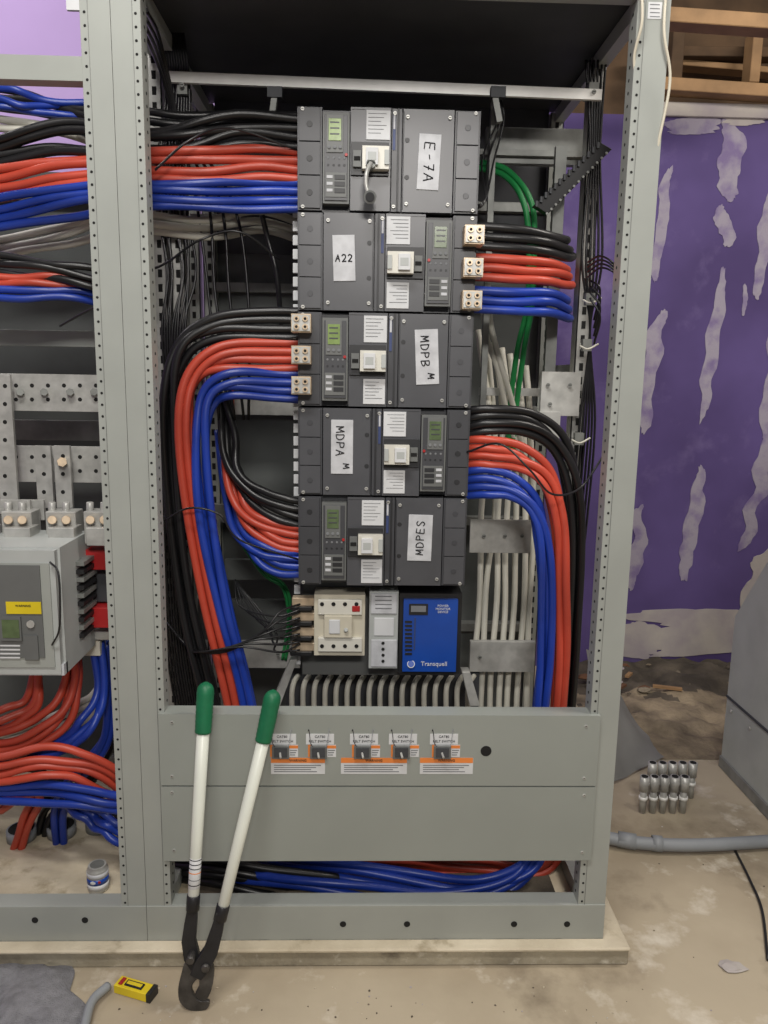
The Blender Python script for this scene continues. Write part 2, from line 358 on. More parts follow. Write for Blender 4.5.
for ri,(vt,vb,flip,lab) in enumerate(rows):
    b=B('circuit_breaker'); z1=zrow(vt); z0=zrow(vb); H=z1-z0
    def X(s): return xs0+W*(1-s) if flip else xs0+W*s
    def bx(s0,s1,t0,t1,y,d,k): b.bb(X(s0),X(s1),YS+y,YS+y+d,z1-H*t0,z1-H*t1,k)
    bx(0,1,0.0,1,.035,.17,'brk')
    for s0,s1 in((0.,.135),(.86,1.0)):      # moulded terminal shrouds
        bx(s0,s1,.0,1,.012,.03,'brk')
        for t in(.015,.34,.665): bx(s0+.010,s1-.010,t,t+.315,.006,.01,'brk2' if s0 else 'brk')
        for t in(.17,.5,.83):
            q=Vector((X((s0+s1)/2),YS+.006,z1-H*t)); b.cyl(q,q-Vector((0,.0012,0)),.0075,'brk3' if s0==0 else 'brk',14)
    bx(.14,.285,.06,.94,.0,.04,'trip'); bx(.15,.275,.09,.91,-.004,.006,'brk')
    bx(.16,.25,.09,.45,-.007,.005,'trip'); bx(.172,.24,.13,.34,-.009,.003,'lcd' if ri in(0,2) else 'lcdd')
    for i in range(3): bx(.18,.23,.16+i*.055,.175+i*.055,-.0095,.001,'brk')
    for s_ in(.175,.205,.235):
        q=Vector((X(s_),YS-.007,z1-H*.4)); b.cyl(q,q-Vector((0,.003,0)),.0042,'greyink',10)
    for t in(.50,.57): 
        for s_ in(.17,.2,.23,.258):
            q=Vector((X(s_),YS-.004,z1-H*t)); b.cyl(q,q-Vector((0,.001,0)),.003,'greyink' if t<.55 else 'brk3',10)
    bx(.155,.27,.64,.88,-.006,.004,'trip')
    for i in range(3): bx(.162,.195,.67+i*.065,.70+i*.065,-.0075,.002,'tape'); bx(.205,.262,.665+i*.065,.71+i*.065,-.0075,.002,'brk3')
    q=Vector((X(.268),YS-.004,z1-H*.47)); b.cyl(q,q-Vector((0,.004,0)),.004,'redp',12)
    bx(.29,.51,0,1,.004,.035,'brk2'); bx(.295,.50,.34,.66,-.004,.01,'brk3')
    bx(.355,.50,.40,.62,-.028,.03,'white'); bx(.375,.44,.43,.59,-.04,.02,'label'); bx(.385,.43,.47,.55,-.0405,.002,'greyp'); bx(.305,.35,.43,.59,-.014,.012,'trip'); bx(.31,.345,.49,.53,-.016,.004,'hole')
    bx(.475,.5,.44,.58,-.033,.01,'greyp')
    bx(.375,.505,.03,.31,.001,.004,'label')
    if ri: bx(.375,.50,.70,.97,.001,.004,'label')
    for i in range(6):
        bx(.385,.385+.10-.015*(i%3),.06+i*.037,.065+i*.037,.000,.002,'greyink')
        if ri: bx(.385,.385+.1-.02*((i+1)%3),.73+i*.035,.735+i*.035,.000,.002,'greyink')
    for t in(.02,.34,.62): bx(.295,.37,t,t+.006,.0035,.002,'brk3')
    bx(.515,.57,0,1,.008,.03,'brk'); bx(.52,.535,.03,.40,.006,.003,'bluestrip'); bx(.545,.555,.0,1,.005,.004,'brk3'); bx(.522,.533,.05,.2,.005,.002,'tape')
    bx(.575,.855,.0,1,.008,.03,'brk2'); bx(.578,.582,.02,.98,.007,.002,'brk3')
    sc=[(.03,.03),(.03,.97),(.53,.05),(.53,.95),(.60,.08),(.83,.08),(.60,.92),(.83,.92),(.97,.03),(.97,.97)]
    for s_,t in sc: b.screw((X(s_),YS+.006,z1-H*t),.0048,'galv')
    for t in(.3,.66): q=Vector((X(.60),YS+.008,z1-H*t)); b.cyl(q,q-Vector((0,.001,0)),.006,'brk3',12)
    u,v,w,h,a={0:(429,162,22,56,2),1:(344,258,22,46,-2),2:(427,357,23,55,-3),3:(342,447,22,54,0),4:(420,538,24,46,1)}[ri]
    b.px(u-w/2,v-h/2,u+w/2,v+h/2,YS+.005,.003,'tape',a)
    ang={0:90,1:0,2:90,3:90,4:-90}[ri]
    hand(b,lab,P(u+(-2 if ri in(2,3) else 0),v-(6 if ri in(2,3) else 0),YS+.0045),{0:.026,1:.017,2:.022,3:.022,4:.021}[ri],ang+a)
    if ri in(2,3): hand(b,'M',P(u+4,v+19,YS+.0045),.018,90)
    if ri==0:   # rotary crank lever
        p0=P(371,163,YS-.04); b.cyl(p0+Vector((0,.03,0)),p0,.012,'galvd',18)
        b.tube(catmull([p0,P(367,172,YS-.055),P(366,184,YS-.06),P(369,196,YS-.06)],6),.0055,'galv',10); b.cyl(P(370,197,YS-.075),P(370,197,YS-.045),.016,'trip',18); b.cyl(P(370,197,YS-.078),P(370,197,YS-.0745),.011,'brk3',16)
    if ri in(1,2):
        xe=xs1 if flip else xs0; sg=1 if flip else -1
        for t in(.22,.55,.88) if flip else (.13,.46,.78):
            zc=z1-H*t
            b.box((xe+sg*-.012,YS-.006,zc),(.05,.06,.046),'brass'); b.box((xe-sg*.012,YS-.038,zc),(.046,.006,.04),'galv')
            for dx in(-.011,.011): 
                for dz in(-.010,.010): b.cyl((xe-sg*.012+dx,YS-.041,zc+dz),(xe-sg*.012+dx,YS-.046,zc+dz),.0075,'brass',12); b.cyl((xe-sg*.012+dx,YS-.0461,zc+dz),(xe-sg*.012+dx,YS-.0465,zc+dz),.004,'hole',6)
    b.build(.0022)
b=B('mounting_pan')
b.bb(xs0+.01,xs1-.01,YS+.206,YS+.23,P(385,690,YS).z,zrow(105),'galvd')
b.bb(xs0+.0,xs1-.0,YS+.14,YS+.15,P(385,694,YS).z,zrow(588),'trip')
z=zrow(105)
while z>P(385,690,YS).z+.03:
    b.bb(xs0-.022,xs0-.004,YS+.12,YS+.13,z-.03,z-.004,'label'); z-=.036
b.build(.001)
y2=YS+.05
b=B('auxiliary_contactor')
b.px(314,595,365,656,y2,.08,'cream'); b.px(318,600,362,615,y2-.012,.02,'white'); b.px(318,638,362,652,y2-.012,.02,'white'); b.px(324,616,352,638,y2-.02,.03,'cream'); b.px(329,620,340,634,y2-.024,.01,'label')
for i in range(4):
    p=P(322+i*11.5,604,y2-.012); b.cyl(p,p-Vector((0,.003,0)),.006,'hole',10); p=P(322+i*11.5,646,y2-.012); b.cyl(p,p-Vector((0,.003,0)),.006,'hole',10)
for i in range(4):
    b.px(292,598+i*15,315,606+i*15,y2+.01,.03,'brass'); b.px(290,607+i*15,312,611+i*15,y2-.002,.05,'blackp')
b.cyl(P(346,630,y2-.02),P(346,630,y2-.03),.006,'greyp',12)
b.px(352,606,360,612,y2-.014,.01,'redp')
b.build(.0015)
b=B('terminal_block'); b.px(369,592,398,669,y2,.08,'greyp'); b.px(371,594,397,614,y2-.005,.02,'tape'); b.px(371,640,397,667,y2-.004,.02,'tape'); b.px(374,618,394,636,y2-.003,.01,'label')
for i in range(4): b.px(375,596+i*4,392,597+i*4,y2-.007,.003,'greyink'); p=P(383,643+i*6,y2-.004); b.cyl(p,p-Vector((0,.003,0)),.005,'hole',8)
b.build(.0015)
b=B('surge_monitor_unit'); b.px(399,594,461,674,y2+.005,.12,'blackp'); b.px(403,600,457,672,y2-.008,.02,'bluebox')
b.px(409,604,428,615,y2-.010,.004,'blackp'); b.px(411,606,426,612,y2-.012,.003,'greyink')
b.text('POWER\nMONITOR\nDEVICE',P(443,609,y2-.009),.009,'label'); 
for i in range(9): b.px(405,621+i*4,412,623+i*4,y2-.010,.003,'blackp')
b.px(414,618,415.5,650,y2-.010,.003,'bluestrip')
b.cyl(P(411,664,y2-.008),P(411,664,y2-.011),.011,'label',20); b.cyl(P(411,664,y2-.0109),P(411,664,y2-.0112),.009,'bluebox',20); b.text('Transquell',P(434,664,y2-.009),.018,'label')
b.build(.002)
b=B('support_bracket')
b.prism([P(270,706,.3),P(290,660,.3),P(297,660,.3),P(280,706,.3)],(0,.04,0),'galv')
b.prism([P(470,706,.3),P(462,672,.3),P(470,672,.3),P(480,706,.3)],(0,.04,0),'galv'); b.build(.001)
# ------------------------------------------------------------------ interior background steel
b=B('interior_bracing')
b.px(486,128,592,164,.62,.03,'galvd'); b.px(480,150,592,156,.6,.02,'galvd')
b.px(470,520,531,553,.5,.01,'galv'); b.px(541,372,580,416,YM-.04,.02,'galv'); b.px(538,412,560,442,YM-.05,.02,'galv')
b.px(470,642,535,672,.5,.02,'galv'); b.px(215,642,300,668,.5,.02,'galv'); b.px(225,397,300,415,.6,.02,'galv'); b.px(200,505,300,520,.7,.02,'galvd')
b.px(190,600,300,640,.7,.02,'backp'); b.px(190,160,300,176,.7,.02,'galvd'); b.px(225,560,300,580,.6,.02,'backp'); b.px(190,214,240,222,.6,.02,'galv'); b.px(480,388,545,396,.7,.02,'galv')
for u,v in((484,536),(522,536),(505,536),(548,385),(570,385),(550,404),(480,657),(278,654),(240,654)): 
    b.screw(P(u,v,YM-.05 if 540<u<580 else .49),.006,'galvd')
b.px(484,110,490,500,YM+.06,.02,'galvd')
b.px(549,150,560,420,YM+.03,.02,'galvd')
b.build(.001)
b=B('insulated_busbar_arm')
q=[P(534,205,.40),P(600,142,.36),P(612,149,.36),P(548,214,.40)]
b.prism(q,(0,.03,0),'blackp'); 
for i in range(14):
    t=i/14; p=q[0].lerp(q[1],t)+Vector((.006,-.004,.002)); b.box(p,(.007,.008,.016),'dark')
    p=q[3].lerp(q[2],t)+Vector((-.004,-.003,.0)); b.cyl(p,p-Vector((0,.003,0)),.004,'galvd',8)
b.build(.001)
# ------------------------------------------------------------------ cables
YC=YS+.09
bundle('black_cable_bundle','black',[(-60,160,.3),(0,152,.3),(60,136,.3),(120,140,.28),(180,142,.28),(240,130,YC),(305,134,YC)],4,.0112,jit=.6)
bundle('black_cable_bundle','black',[(-60,90,.4),(0,98,.4),(50,106,.38),(100,118,.36),(160,126,.34),(230,122,.36),(300,124,YC+.04)],3,.010,jit=.6)
bundle('red_cable_bundle','red',[(-60,190,.28),(0,184,.28),(60,172,.27),(120,166,.27),(200,165,.27),(260,163,YC),(305,166,YC)],4,.0112,jit=.45)
bundle('blue_cable_bundle','blue',[(-60,225,.27),(0,213,.27),(60,202,.26),(120,197,.26),(200,196,.27),(260,196,YC),(305,196,YC)],4,.0108,jit=.45)
bundle('white_cable_bundle','whitec',[(-60,255,.45),(0,248,.45),(60,236,.42),(120,224,.42),(200,228,.42),(260,220,.5),(310,235,.55)],3,.011,jit=.6)
bundle('white_cable_bundle','whitec',[(-60,112,.36),(0,124,.36),(60,130,.38),(120,150,.5),(200,185,.5),(300,205,.5)],2,.010)
bundle('blue_cable_bundle','blue',[(-60,92,.32),(0,99,.32),(40,105,.35),(95,112,.4),(140,128,.5)],3,.009,jit=.5)
bundle('black_cable_bundle','black',[(-60,262,.3),(0,264,.3),(60,272,.3),(120,284,.35),(150,300,.5)],3,.010,jit=.5)
bundle('red_cable_bundle','red',[(-60,275,.29),(0,280,.29),(50,280,.3),(100,290,.35),(150,315,.5)],2,.010)
bundle('blue_cable_bundle','blue',[(-60,290,.28),(0,294,.28),(50,293,.3),(100,300,.35),(150,325,.5)],2,.010)
bundle('black_cable_bundle','black',[(312,325,YC-.02),(270,325,YC-.03),(215,328,.27),(180,348,.27),(168,400,.28),(172,500,.3),(186,600,.3),(208,690,.3),(225,770,.3)],4,.0112,(0,1),.35)
bundle('red_cable_bundle','red',[(312,356,YC-.02),(270,356,YC-.03),(222,358,.26),(193,378,.26),(184,420,.26),(191,500,.27),(208,600,.27),(230,690,.27),(245,770,.27)],4,.0112,(0,1),.3)
bundle('blue_cable_bundle','blue',[(312,388,YC-.02),(275,386,YC-.03),(232,384,.25),(207,398,.25),(201,440,.25),(208,520,.26),(224,610,.26),(244,690,.26),(260,770,.26)],4,.0112,(0,1),.3)
bundle('black_cable_bundle','black',[(305,515,YC),(280,508,YC),(250,492,.34),(234,465,.38),(228,430,.42),(222,395,.48),(215,340,.55)],4,.011,(0,1),.4)
bundle('red_cable_bundle','red',[(305,540,YC),(280,536,YC),(255,522,.33),(240,500,.37),(232,470,.41),(228,430,.5),(225,380,.55)],4,.011,(0,1),.3)
bundle('blue_cable_bundle','blue',[(305,563,YC),(280,562,YC),(258,552,.32),(243,535,.36),(234,510,.42),(226,470,.5),(222,430,.55)],4,.011,(0,1),.3)
for k,v,v2,nm in(('black',236,246,'black_cable_bundle'),('red',267,274,'red_cable_bundle'),('blue',299,306,'blue_cable_bundle')):
    bundle(nm,k,[(466,v,YC-.03),(490,v+1,YC-.03),(520,v+3,.28),(548,v2-2,.30),(565,v2+2,.36),(568,v2+3,.44),(556,v2+2,.56),(530,v2-2,.66),(480,v2-6,.74)],3,.0118,(0,0),.2)
bundle('black_cable_bundle','black',[(462,424,YC),(490,420,YC-.02),(530,424,.3),(560,445,.32),(574,490,.33),(576,560,.34),(572,640,.34),(566,720,.34),(560,800,.34)],4,.0112,(0,1),.35)
bundle('red_cable_bundle','red',[(462,452,YC),(490,452,YC-.03),(520,458,.28),(546,480,.28),(560,525,.28),(563,590,.28),(562,650,.28),(557,720,.28),(552,800,.28)],4,.0112,(0,1),.3)
bundle('blue_cable_bundle','blue',[(462,484,YC),(488,482,YC-.03),(512,488,.27),(533,508,.27),(543,545,.27),(546,600,.27),(545,660,.27),(540,720,.27),(536,800,.27)],4,.0112,(0,1),.3)
# floor run under the dead-front
bundle('blue_cable_bundle','blue',[(536,800,.27),(540,840,.24),(524,872,.20),(480,890,.18),(420,886,.2),(340,874,.22),(280,864,.3),(230,850,.4)],4,.012,(1,0),.4)
bundle('red_cable_bundle','red',[(556,800,.3),(556,850,.3),(530,876,.27),(480,872,.28),(420,866,.29),(350,863,.3),(300,860,.36)],4,.012,(1,0),.4)
bundle('black_cable_bundle','black',[(176,868,.25),(220,872,.2),(280,882,.2),(350,890,.24),(420,884,.35),(520,878,.4),(575,870,.4)],4,.012,(0,0),.4)
bundle('black_cable_bundle','black',[(176,880,.5),(260,868,.45),(350,872,.45),(450,876,.5),(575,866,.5)],4,.012,(0,0),.4)
bundle('blue_cable_bundle','blue',[(170,866,.3),(230,874,.22),(290,882,.16),(360,892,.14),(430,896,.15),(500,886,.17),(530,862,.2),(536,820,.22)],2,.012,(0,0),.4)
# left cabinet lower cables
bundle('red_cable_bundle','red',[(-60,772,.2),(0,770,.2),(50,762,.22),(95,772,.25),(135,800,.3),(170,850,.35)],4,.0115,(0,0),.4)
bundle('blue_cable_bundle','blue',[(-60,790,.22),(0,794,.22),(50,792,.22),(100,802,.2),(140,812,.2),(180,860,.3)],3,.0115,(0,0),.4)
bundle('red_cable_bundle','red',[(70,640,.35),(72,680,.32),(60,716,.28),(25,740,.25),(-20,748,.25),(-60,742,.25)],4,.0115,(1,0),.4)
bundle('red_cable_bundle','red',[(35,640,.35),(38,675,.3),(28,705,.28),(0,722,.25),(-50,725,.25)],3,.0115,(1,0),.4)
bundle('blue_cable_bundle','blue',[(98,640,.38),(102,690,.35),(90,725,.3),(60,746,.28),(10,752,.28),(-50,760,.28)],3,.0115,(1,0),.4)
bundle('blue_cable_bundle','blue',[(112,640,.42),(112,700,.4),(104,745,.4),(75,780,.4),(60,810,.42),(62,850,.45)],3,.0115,(1,1),.4)
bundle('blue_cable_bundle','blue',[(70,800,.3),(90,815,.26),(110,828,.24),(135,838,.24)],3,.0115,(1,0),.4)
bundle('red_cable_bundle','red',[(0,806,.35),(15,795,.33),(35,790,.35),(30,815,.4),(18,850,.42)],3,.0115,(1,1),.4)
bundle('white_cable_bundle','whitec',[(110,660,.55),(100,690,.5),(85,710,.5),(40,730,.5),(0,745,.5),(-50,750,.5)],4,.010,(1,0),.3)
bundle('black_cable_bundle','black',[(120,660,.6),(110,740,.55),(80,790,.5),(50,812,.48),(40,850,.5)],4,.0115,(1,1),.4)
bundle('black_cable_bundle','black',[(-60,800,.5),(10,780,.5),(60,790,.5),(140,830,.5)],4,.0115,(0,0),.5)
for i in range(7):
    bundle('neutral_cable','whitec',[(478+i*8,330+i*6,.8),(488+i*7,420,.75),(484+i*8,520,.7),(477+i*9,600,.62),(472+i*9,700,.55),(472+i*9,800,.55)],1,.0098,(0,0),.4)
bundle('neutral_cable_bundle','whitec',[(486,310,.6),(492,345,.6),(505,390,.62),(520,450,.7),(530,520,.8)],2,.009)
bundle('ground_cable_bundle','green',[(480,165,.6),(505,172,.55),(524,195,.5),(532,230,.5),(530,300,.55),(520,350,.6),(514,400,.65),(510,460,.7)],2,.0085,(0,0),.4)
bundle('ground_cable_bundle','green',[(228,520,.5),(262,570,.48),(284,588,.48),(290,620,.5),(284,660,.5)],2,.005)
b=B('neutral_conduit_row')
for i in range(17):
    u=292+i*11; b.tube(catmull([P(u+6,676,.50),P(u+2,682,.44),P(u,692,.42),P(u,712,.42),P(u,760,.42)],5),.0085,'whitec',8)
b.bb(P(285,690,.5).x,P(480,690,.5).x,.52,.53,P(380,740,.5).z,P(380,670,.5).z,'dark')
b.build()
# loose control wiring
b=B('control_wiring')
for i in range(10):
    u=158+i*2.6; e=random.uniform(-6,6); wire('',"black",[(u,20,.42),(u+8,90,.41),(u-3+i,190,.42),(u+12+e,270,.42),(u+4,330,.4),(u+10-i,420,.42),(u+2,520,.41),(u+8,640,.42),(u+20,720,.42)],.004,bd=b)
for i in range(4): 
    e=random.uniform(-8,8); wire('',"black",[(146,10+i*9,.1),(160,40+i*10,.3),(178,120,.4),(196+i*12,200,.42),(204+i*13+e,300,.42),(224+i*10-e,420,.42)],.0045,bd=b)
wire('',"black",[(262,215,.4),(268,240,.42),(276,270,.42),(280,310,.45),(282,350,.5)],.008,bd=b)
for i in range(6): wire('',"black",[(300,604+i*8,YS+.05),(280,612+i*8,YS),(262-i*4,632+i*3,.2),(225-i*5,652,.22),(190,648,.3),(165,620,.4)],.003,bd=b)
for i in range(6): wire('',"black",[(235,580,.4),(240+i*7,606+i*5,.3),(275,616+i*7,.25),(300,610+i*8,YS+.04)],.003,bd=b)
wire('',"black",[(467,452,YS),(500,444,.15),(530,470,.12),(552,494,.14),(580,488,.25),(604,455,.3)],.003,bd=b)
wire('',"black",[(165,520,.22),(190,508,.2),(220,515,.2),(240,540,.22),(300,560,YS+.05)],.003,bd=b)
wire('',"black",[(150,270,.1),(168,262,.2),(200,240,.3),(240,232,.3),(280,260,.35)],.003,bd=b)
wire('',"black",[(155,170,.2),(190,140,.2),(230,128,.25),(298,150,.3)],.003,bd=b)
wire('',"black",[(60,326,.2),(85,312,.16),(112,300,.1),(130,292,.2)],.003,bd=b)
for i in range(6): wire('',"black",[(586+i*4,60,YM-.03),(590+i*2,150,YM-.03),(582+i*4,260,YM-.05),(590,330,YM-.03),(580+i*3,420,YM-.03),(572+i*3,520,YM-.02),(568+i,640,YM-.02),(566,720,YM-.02)],.0034,bd=b)
for i in range(4): wire('',"black",[(588,262+i*5,.3),(600,256+i*4,.22),(612,262+i*3,.18),(616,270+i*2,.2)],.0028,bd=b)
for i in range(4): wire('',"black",[(590,280+i*6,.32),(600,290+i*9,.3),(594,320+i*8,.34)],.0032,bd=b)
for u,v in((591,300),(588,346),(580,440)): 
    wire('',"whitec",[(u-8,v,.38),(u,v+3,.36),(u+10,v-2,.38)],.003,bd=b); b.px(u-5,v-7,u+4,v+5,.39,.02,'galvd')
for i in range(3): wire('',"black",[(470,212-i*3,YS+.06),(485,200,YS+.04),(482+i*6,160,.42),(498+i*3,120,.44),(500,96,.44)],.0028,bd=b)
b.build()
b=B('hanging_wire')
wire('',"cream",[(640,-30,-.01),(642,20,-.02),(634,60,.0),(640,110,.02)],.0032,bd=b)
wire('',"cream",[(668,-30,.0),(664,30,-.02),(670,80,-.01),(659,140,.0),(655,168,.02)],.0032,bd=b); b.build()
# ------------------------------------------------------------------ left cabinet gear
b=B('busbar_assembly')
def bar(u0,v0,u1,v1,y,k='galv',holes='h'):
    b.px(u0,v0,u1,v1,y,.012,k)
    if holes=='h':
        n=max(1,int((u1-u0)/16)); 
        for i in range(n):
            for vv in((v0+v1)/2-7,(v0+v1)/2+7): p=P(u0+8+i*16,vv,y); b.cyl(p,p-Vector((0,.001,0)),.006,'hole',10)
    elif holes=='v':
        for i in range(int((v1-v0)/18)): p=P((u0+u1)/2,v0+10+i*18,y); b.cyl(p,p-Vector((0,.001,0)),.006,'hole',10)
bar(-40,374,104,411,.4); bar(-4,376,14,506,.35,holes='v'); bar(-40,446,106,482,.42); bar(36,446,52,508,.38,holes='v'); bar(55,446,71,508,.37,holes='v')
for u in(20,44,70,94): b.cyl(P(u,392,.4),P(u,392,.38),.011,'galvd',6)
b.cyl(P(62,462,.37),P(62,462,.34),.014,'brass',6)
bar(-10,500,30,514,.3,holes=''); bar(20,500,44,520,.33,holes='')
b.px(-40,330,106,346,.6,.03,'frame'); b.px(-40,420,106,440,.7,.02,'galvd')
b.build(.0012)
b=B('mechanical_lug_bank')
for u in(-22,16,60,98):
    b.px(u-14,512,u+16,544,.26,.06,'galv'); b.px(u-12,528,u+14,546,.22,.06,'galv')
    for du in(-8,6): b.cyl(P(u+du,520,.26),P(u+du,520,.235),.012,'brass',14); b.cyl(P(u+du,514,.29),P(u+du,502,.29),.010,'galv',12)
for v in(550,608):
    b.px(84,v,114,v+20,.28,.1,'redp'); b.px(-40,v-4,60,v+16,.33,.05,'redp')
b.px(84,574,112,602,.32,.05,'dark'); b.px(84,632,112,640,.32,.05,'galv'); b.px(84,640,100,656,.34,.05,'whitec')
b.build(.0015)
b=B('power_circuit_breaker')
x0=P(-40,610,.08).x; x1=P(60,610,.08).x; z0=P(30,676,.08).z; z1=P(30,549,.08).z
b.bb(x0,x1,.10,.32,z0,z1,'greyp'); b.bb(x0,x1-.006,.08,.10,z0+.004,z1-.004,'greyp'); b.bb(x0,x1,.085,.11,z0,z0+.03,'tape')
b.px(-20,564,52,668,.076,.004,'frame'); b.px(-20,566,42,658,.072,.005,'trip')
b.px(6,602,41,614,.069,.002,'yellow'); b.text('WARNING',P(23,606,.0685),.008,'ink'); b.px(0,617,21,641,.066,.006,'trip'); b.px(2,620,19,638,.0645,.002,'lcdd')
p=P(31,624,.07); b.cyl(p,p-Vector((0,.004,0)),.010,'galv',20); b.px(24,636,38,660,.067,.004,'trip')
for i in range(4): b.px(0,645+i*4,20,646.5+i*4,.0715,.002,'label')
for i in range(10): b.px(63,562+i*8,84,566+i*8,.2,.1,'blackp' if i%2 else 'galvd')
b.tube(catmull([P(50,562,.07),P(58,572,.05),P(60,600,.045),P(59,630,.05),P(52,645,.07)],6),.0025,'blackp',8)
b.build(.002)
b=B('floor_conduit_stub')
for u,v in((22,838),(62,834),(-20,840),(100,828)):
    c=G(u,v,ZP); b.cyl(c,c+Vector((0,0,.035)),.045,'pvc',20); b.cyl(c+Vector((0,0,.0351)),c+Vector((0,0,.036)),.039,'hole',20)
b.build()
b=B('drink_can'); c=G(95,896,ZP)+Vector((0,.03,0))
prof=[(.024,0),(.029,.006),(.030,.012),(.030,.066),(.029,.070),(.024,.078),(.025,.080)]
b.tube([c+Vector((0,0,z)) for r,z in prof],.03,'galv',24,[q[0] for q in prof])
b.cyl(c+Vector((0,0,.014)),c+Vector((0,0,.030)),.0304,'label',24); b.cyl(c+Vector((0,0,.030)),c+Vector((0,0,.048)),.0304,'bluebox',24); b.cyl(c+Vector((0,0,.048)),c+Vector((0,0,.064)),.0304,'tape',24)
b.blob(c+Vector((-.004,-.0295,.040)),.008,'label',(1,.2,.8),.1,2,2); b.blob(c+Vector((.012,-.0275,.041)),.006,'redp',(1,.2,.8),.1,2,3)
b.cyl(c+Vector((0,0,.0801)),c+Vector((0,0,.081)),.020,'galvd',20)
b.build()
# ------------------------------------------------------------------ cable cutter
def C(u,v,off=0):
    y=-.1
    for _ in range(12):
        p=P(u,v,y); y=-.17+.13*p.z/.71+off
    return P(u,v,y)
b=B('cable_cutter')
for (a,g,e,s) in(((206,682),(203,733),(193,905),0),((274,690),(263,742),(221,915),-.012)):
    A,Gp,E=C(*a,s),C(*g,s),C(*e,s)
    n=22; pts=[A.lerp(Gp,i/n) for i in range(n+1)]
    rad=[.0215*(math.sqrt(max(0.05,1-(1-min(1,i/4))**2))) *(1-.10*i/n+(.04 if i%2 and i>4 else 0)) for i in range(n+1)]
    b.tube(pts,.02,'grip',18,rad)
    b.tube([Gp.lerp(E,t) for t in(0,.5,1)],.0145,'wpole',18,[.0158,.0148,.0135])
    b.tube([Gp.lerp(E,.94),E.lerp(Gp,-.03)],.0165,'steel',14)
A,E=C(203,733),C(193,905); b.tube([A.lerp(E,.72),A.lerp(E,.90)],.0145,'label',14)
for t,k in((.725,'ink'),(.75,'ink'),(.775,'ink'),(.80,'orange'),(.84,'greyink'),(.87,'ink')): b.tube([A.lerp(E,t),A.lerp(E,t+.012)],.0147,k,14)
def arm(pts,w,d,k='steel'):
    """one continuous forged arm outline extruded through its thickness"""
    L=[];R=[]
    for i,p in enumerate(pts):
        t=(pts[min(i+1,len(pts)-1)]-pts[max(i-1,0)]).normalized(); s=t.cross(Vector((0,1,0))).normalized()
        L.append(p+s*w[i]-Vector((0,d,0))); R.append(p-s*w[i]-Vector((0,d,0)))
    b.prism(L+R[::-1],(0,2*d,0),k)
arm([C(193,903),C(191,922),C(189,940),C(192,956),C(200,970)],[.011,.015,.017,.020,.016],.008)
arm([C(221,912,-.018),C(217,930,-.018),C(211,950,-.018),C(203,964,-.018),C(196,976,-.018)],[.011,.015,.018,.021,.015],.008)
for u,v in((191,958),(206,966)): 
    p=C(u,v,-.02); b.cyl(p+Vector((0,.02,0)),p-Vector((0,.012,0)),.010,'steel2',14)
def blade(pts,off,k='steel2',d=.010):
    q=[C(u,v,off) for u,v in pts]; n=len(q); o=[]
    for i in range(n):
        a,b0,c_,d_=q[i-1],q[i],q[(i+1)%n],q[(i+2)%n]
        for j in range(4):
            t=j/4; o.append(.5*(2*b0+(c_-a)*t+(2*a-5*b0+4*c_-d_)*t*t+(3*b0-a-3*c_+d_)*t**3))
    b.prism(o,(0,d,0),k)
blade([(186,962),(199,964),(199,976),(192,986),(193,994),(199,1001),(209,1002),(206,1010),(190,1011),(180,1003),(178,990),(181,975)],0)
blade([(203,962),(213,966),(213,982),(209,996),(203,1001),(195,996),(199,986),(199,976)],-.014)
b.build(.0015)
# ------------------------------------------------------------------ small floor items
b=B('voltage_tester'); c0=G(118,984,.012); c1=G(152,994,.012); t=(c1-c0).normalized(); R=Matrix((t,Vector((-t.y,t.x,0)),Vector((0,0,1)))).transposed()
m_=(c0+c1)/2; L=(c1-c0).length
b.box(m_,(L,.034,.022),'yellow',R); b.box(m_+Vector((0,0,.012)),(L*.5,.018,.004),'ink',R); b.box(m_+Vector((0,0,.0145)),(L*.42,.010,.002),'yellow',R); b.box(c1+Vector((0,0,.001)),(.012,.036,.024),'blackp',R); b.box(m_-t*L*.36+Vector((0,0,.0125)),(.01,.022,.004),'redp',R)
b.build(.004,seg=2)
b=B('grey_drop_cloth'); i=b.mi('cloth'); n=40
g=[[None]*(n+1) for _ in range(n+1)]
ca,cdn=G(-60,958),G(-60,1090); cb=G(66,964); cc=G(104,1075)
for a in range(n+1):
    for c in range(n+1):
        s,t=a/n,c/n; p=(ca*(1-s)+cb*s)*(1-t)+(cdn*(1-s)+cc*s)*t
        ed=min(1,4*min(1-s,t))
        h=.006+ed*(.022+.03*noise.noise(Vector((p.x*6,p.y*6,1)))+.01*noise.noise(Vector((p.x*16,p.y*16,4))))
        g[a][c]=b.bm.verts.new((p.x+.03*noise.noise(Vector((t*5,2,s*3))),p.y+.03*noise.noise(Vector((s*6,3,t*3))),max(.004,h)))
for a in range(n):
    for c in range(n):
        f=b.bm.faces.new((g[a][c],g[a][c+1],g[a+1][c+1],g[a+1][c])); f.material_index=i; f.smooth=True
b.build()
b=B('flexible_conduit'); b.tube(catmull([G(78,1060,.03),G(86,1020,.03),G(93,1000,.025),G(108,986,.02)],8),.011,'pvc',12); b.build()
b=B('concrete_debris')
for i in range(60):
    u=random.uniform(110,768); v=random.uniform(985 if u<640 else 800,1024); c=G(u,v,0); r=random.uniform(.0015,.0035)
    b.blob((c.x,c.y,r*.4),r,random.choice(['mudw','stone','pad','soil_shade']),(1,1,.5),.5,1,i)
c=G(732,968,0); b.blob((c.x,c.y,.004),.03,'mudw',(1.1,.8,.16),.5,2,3)
b.build()
b=B('grey_floor_conduit'); b.tube(catmull([G(598,836,.03),G(640,843,.03),G(700,845,.03),G(790,840,.03)],8),.021,'pvc',16)
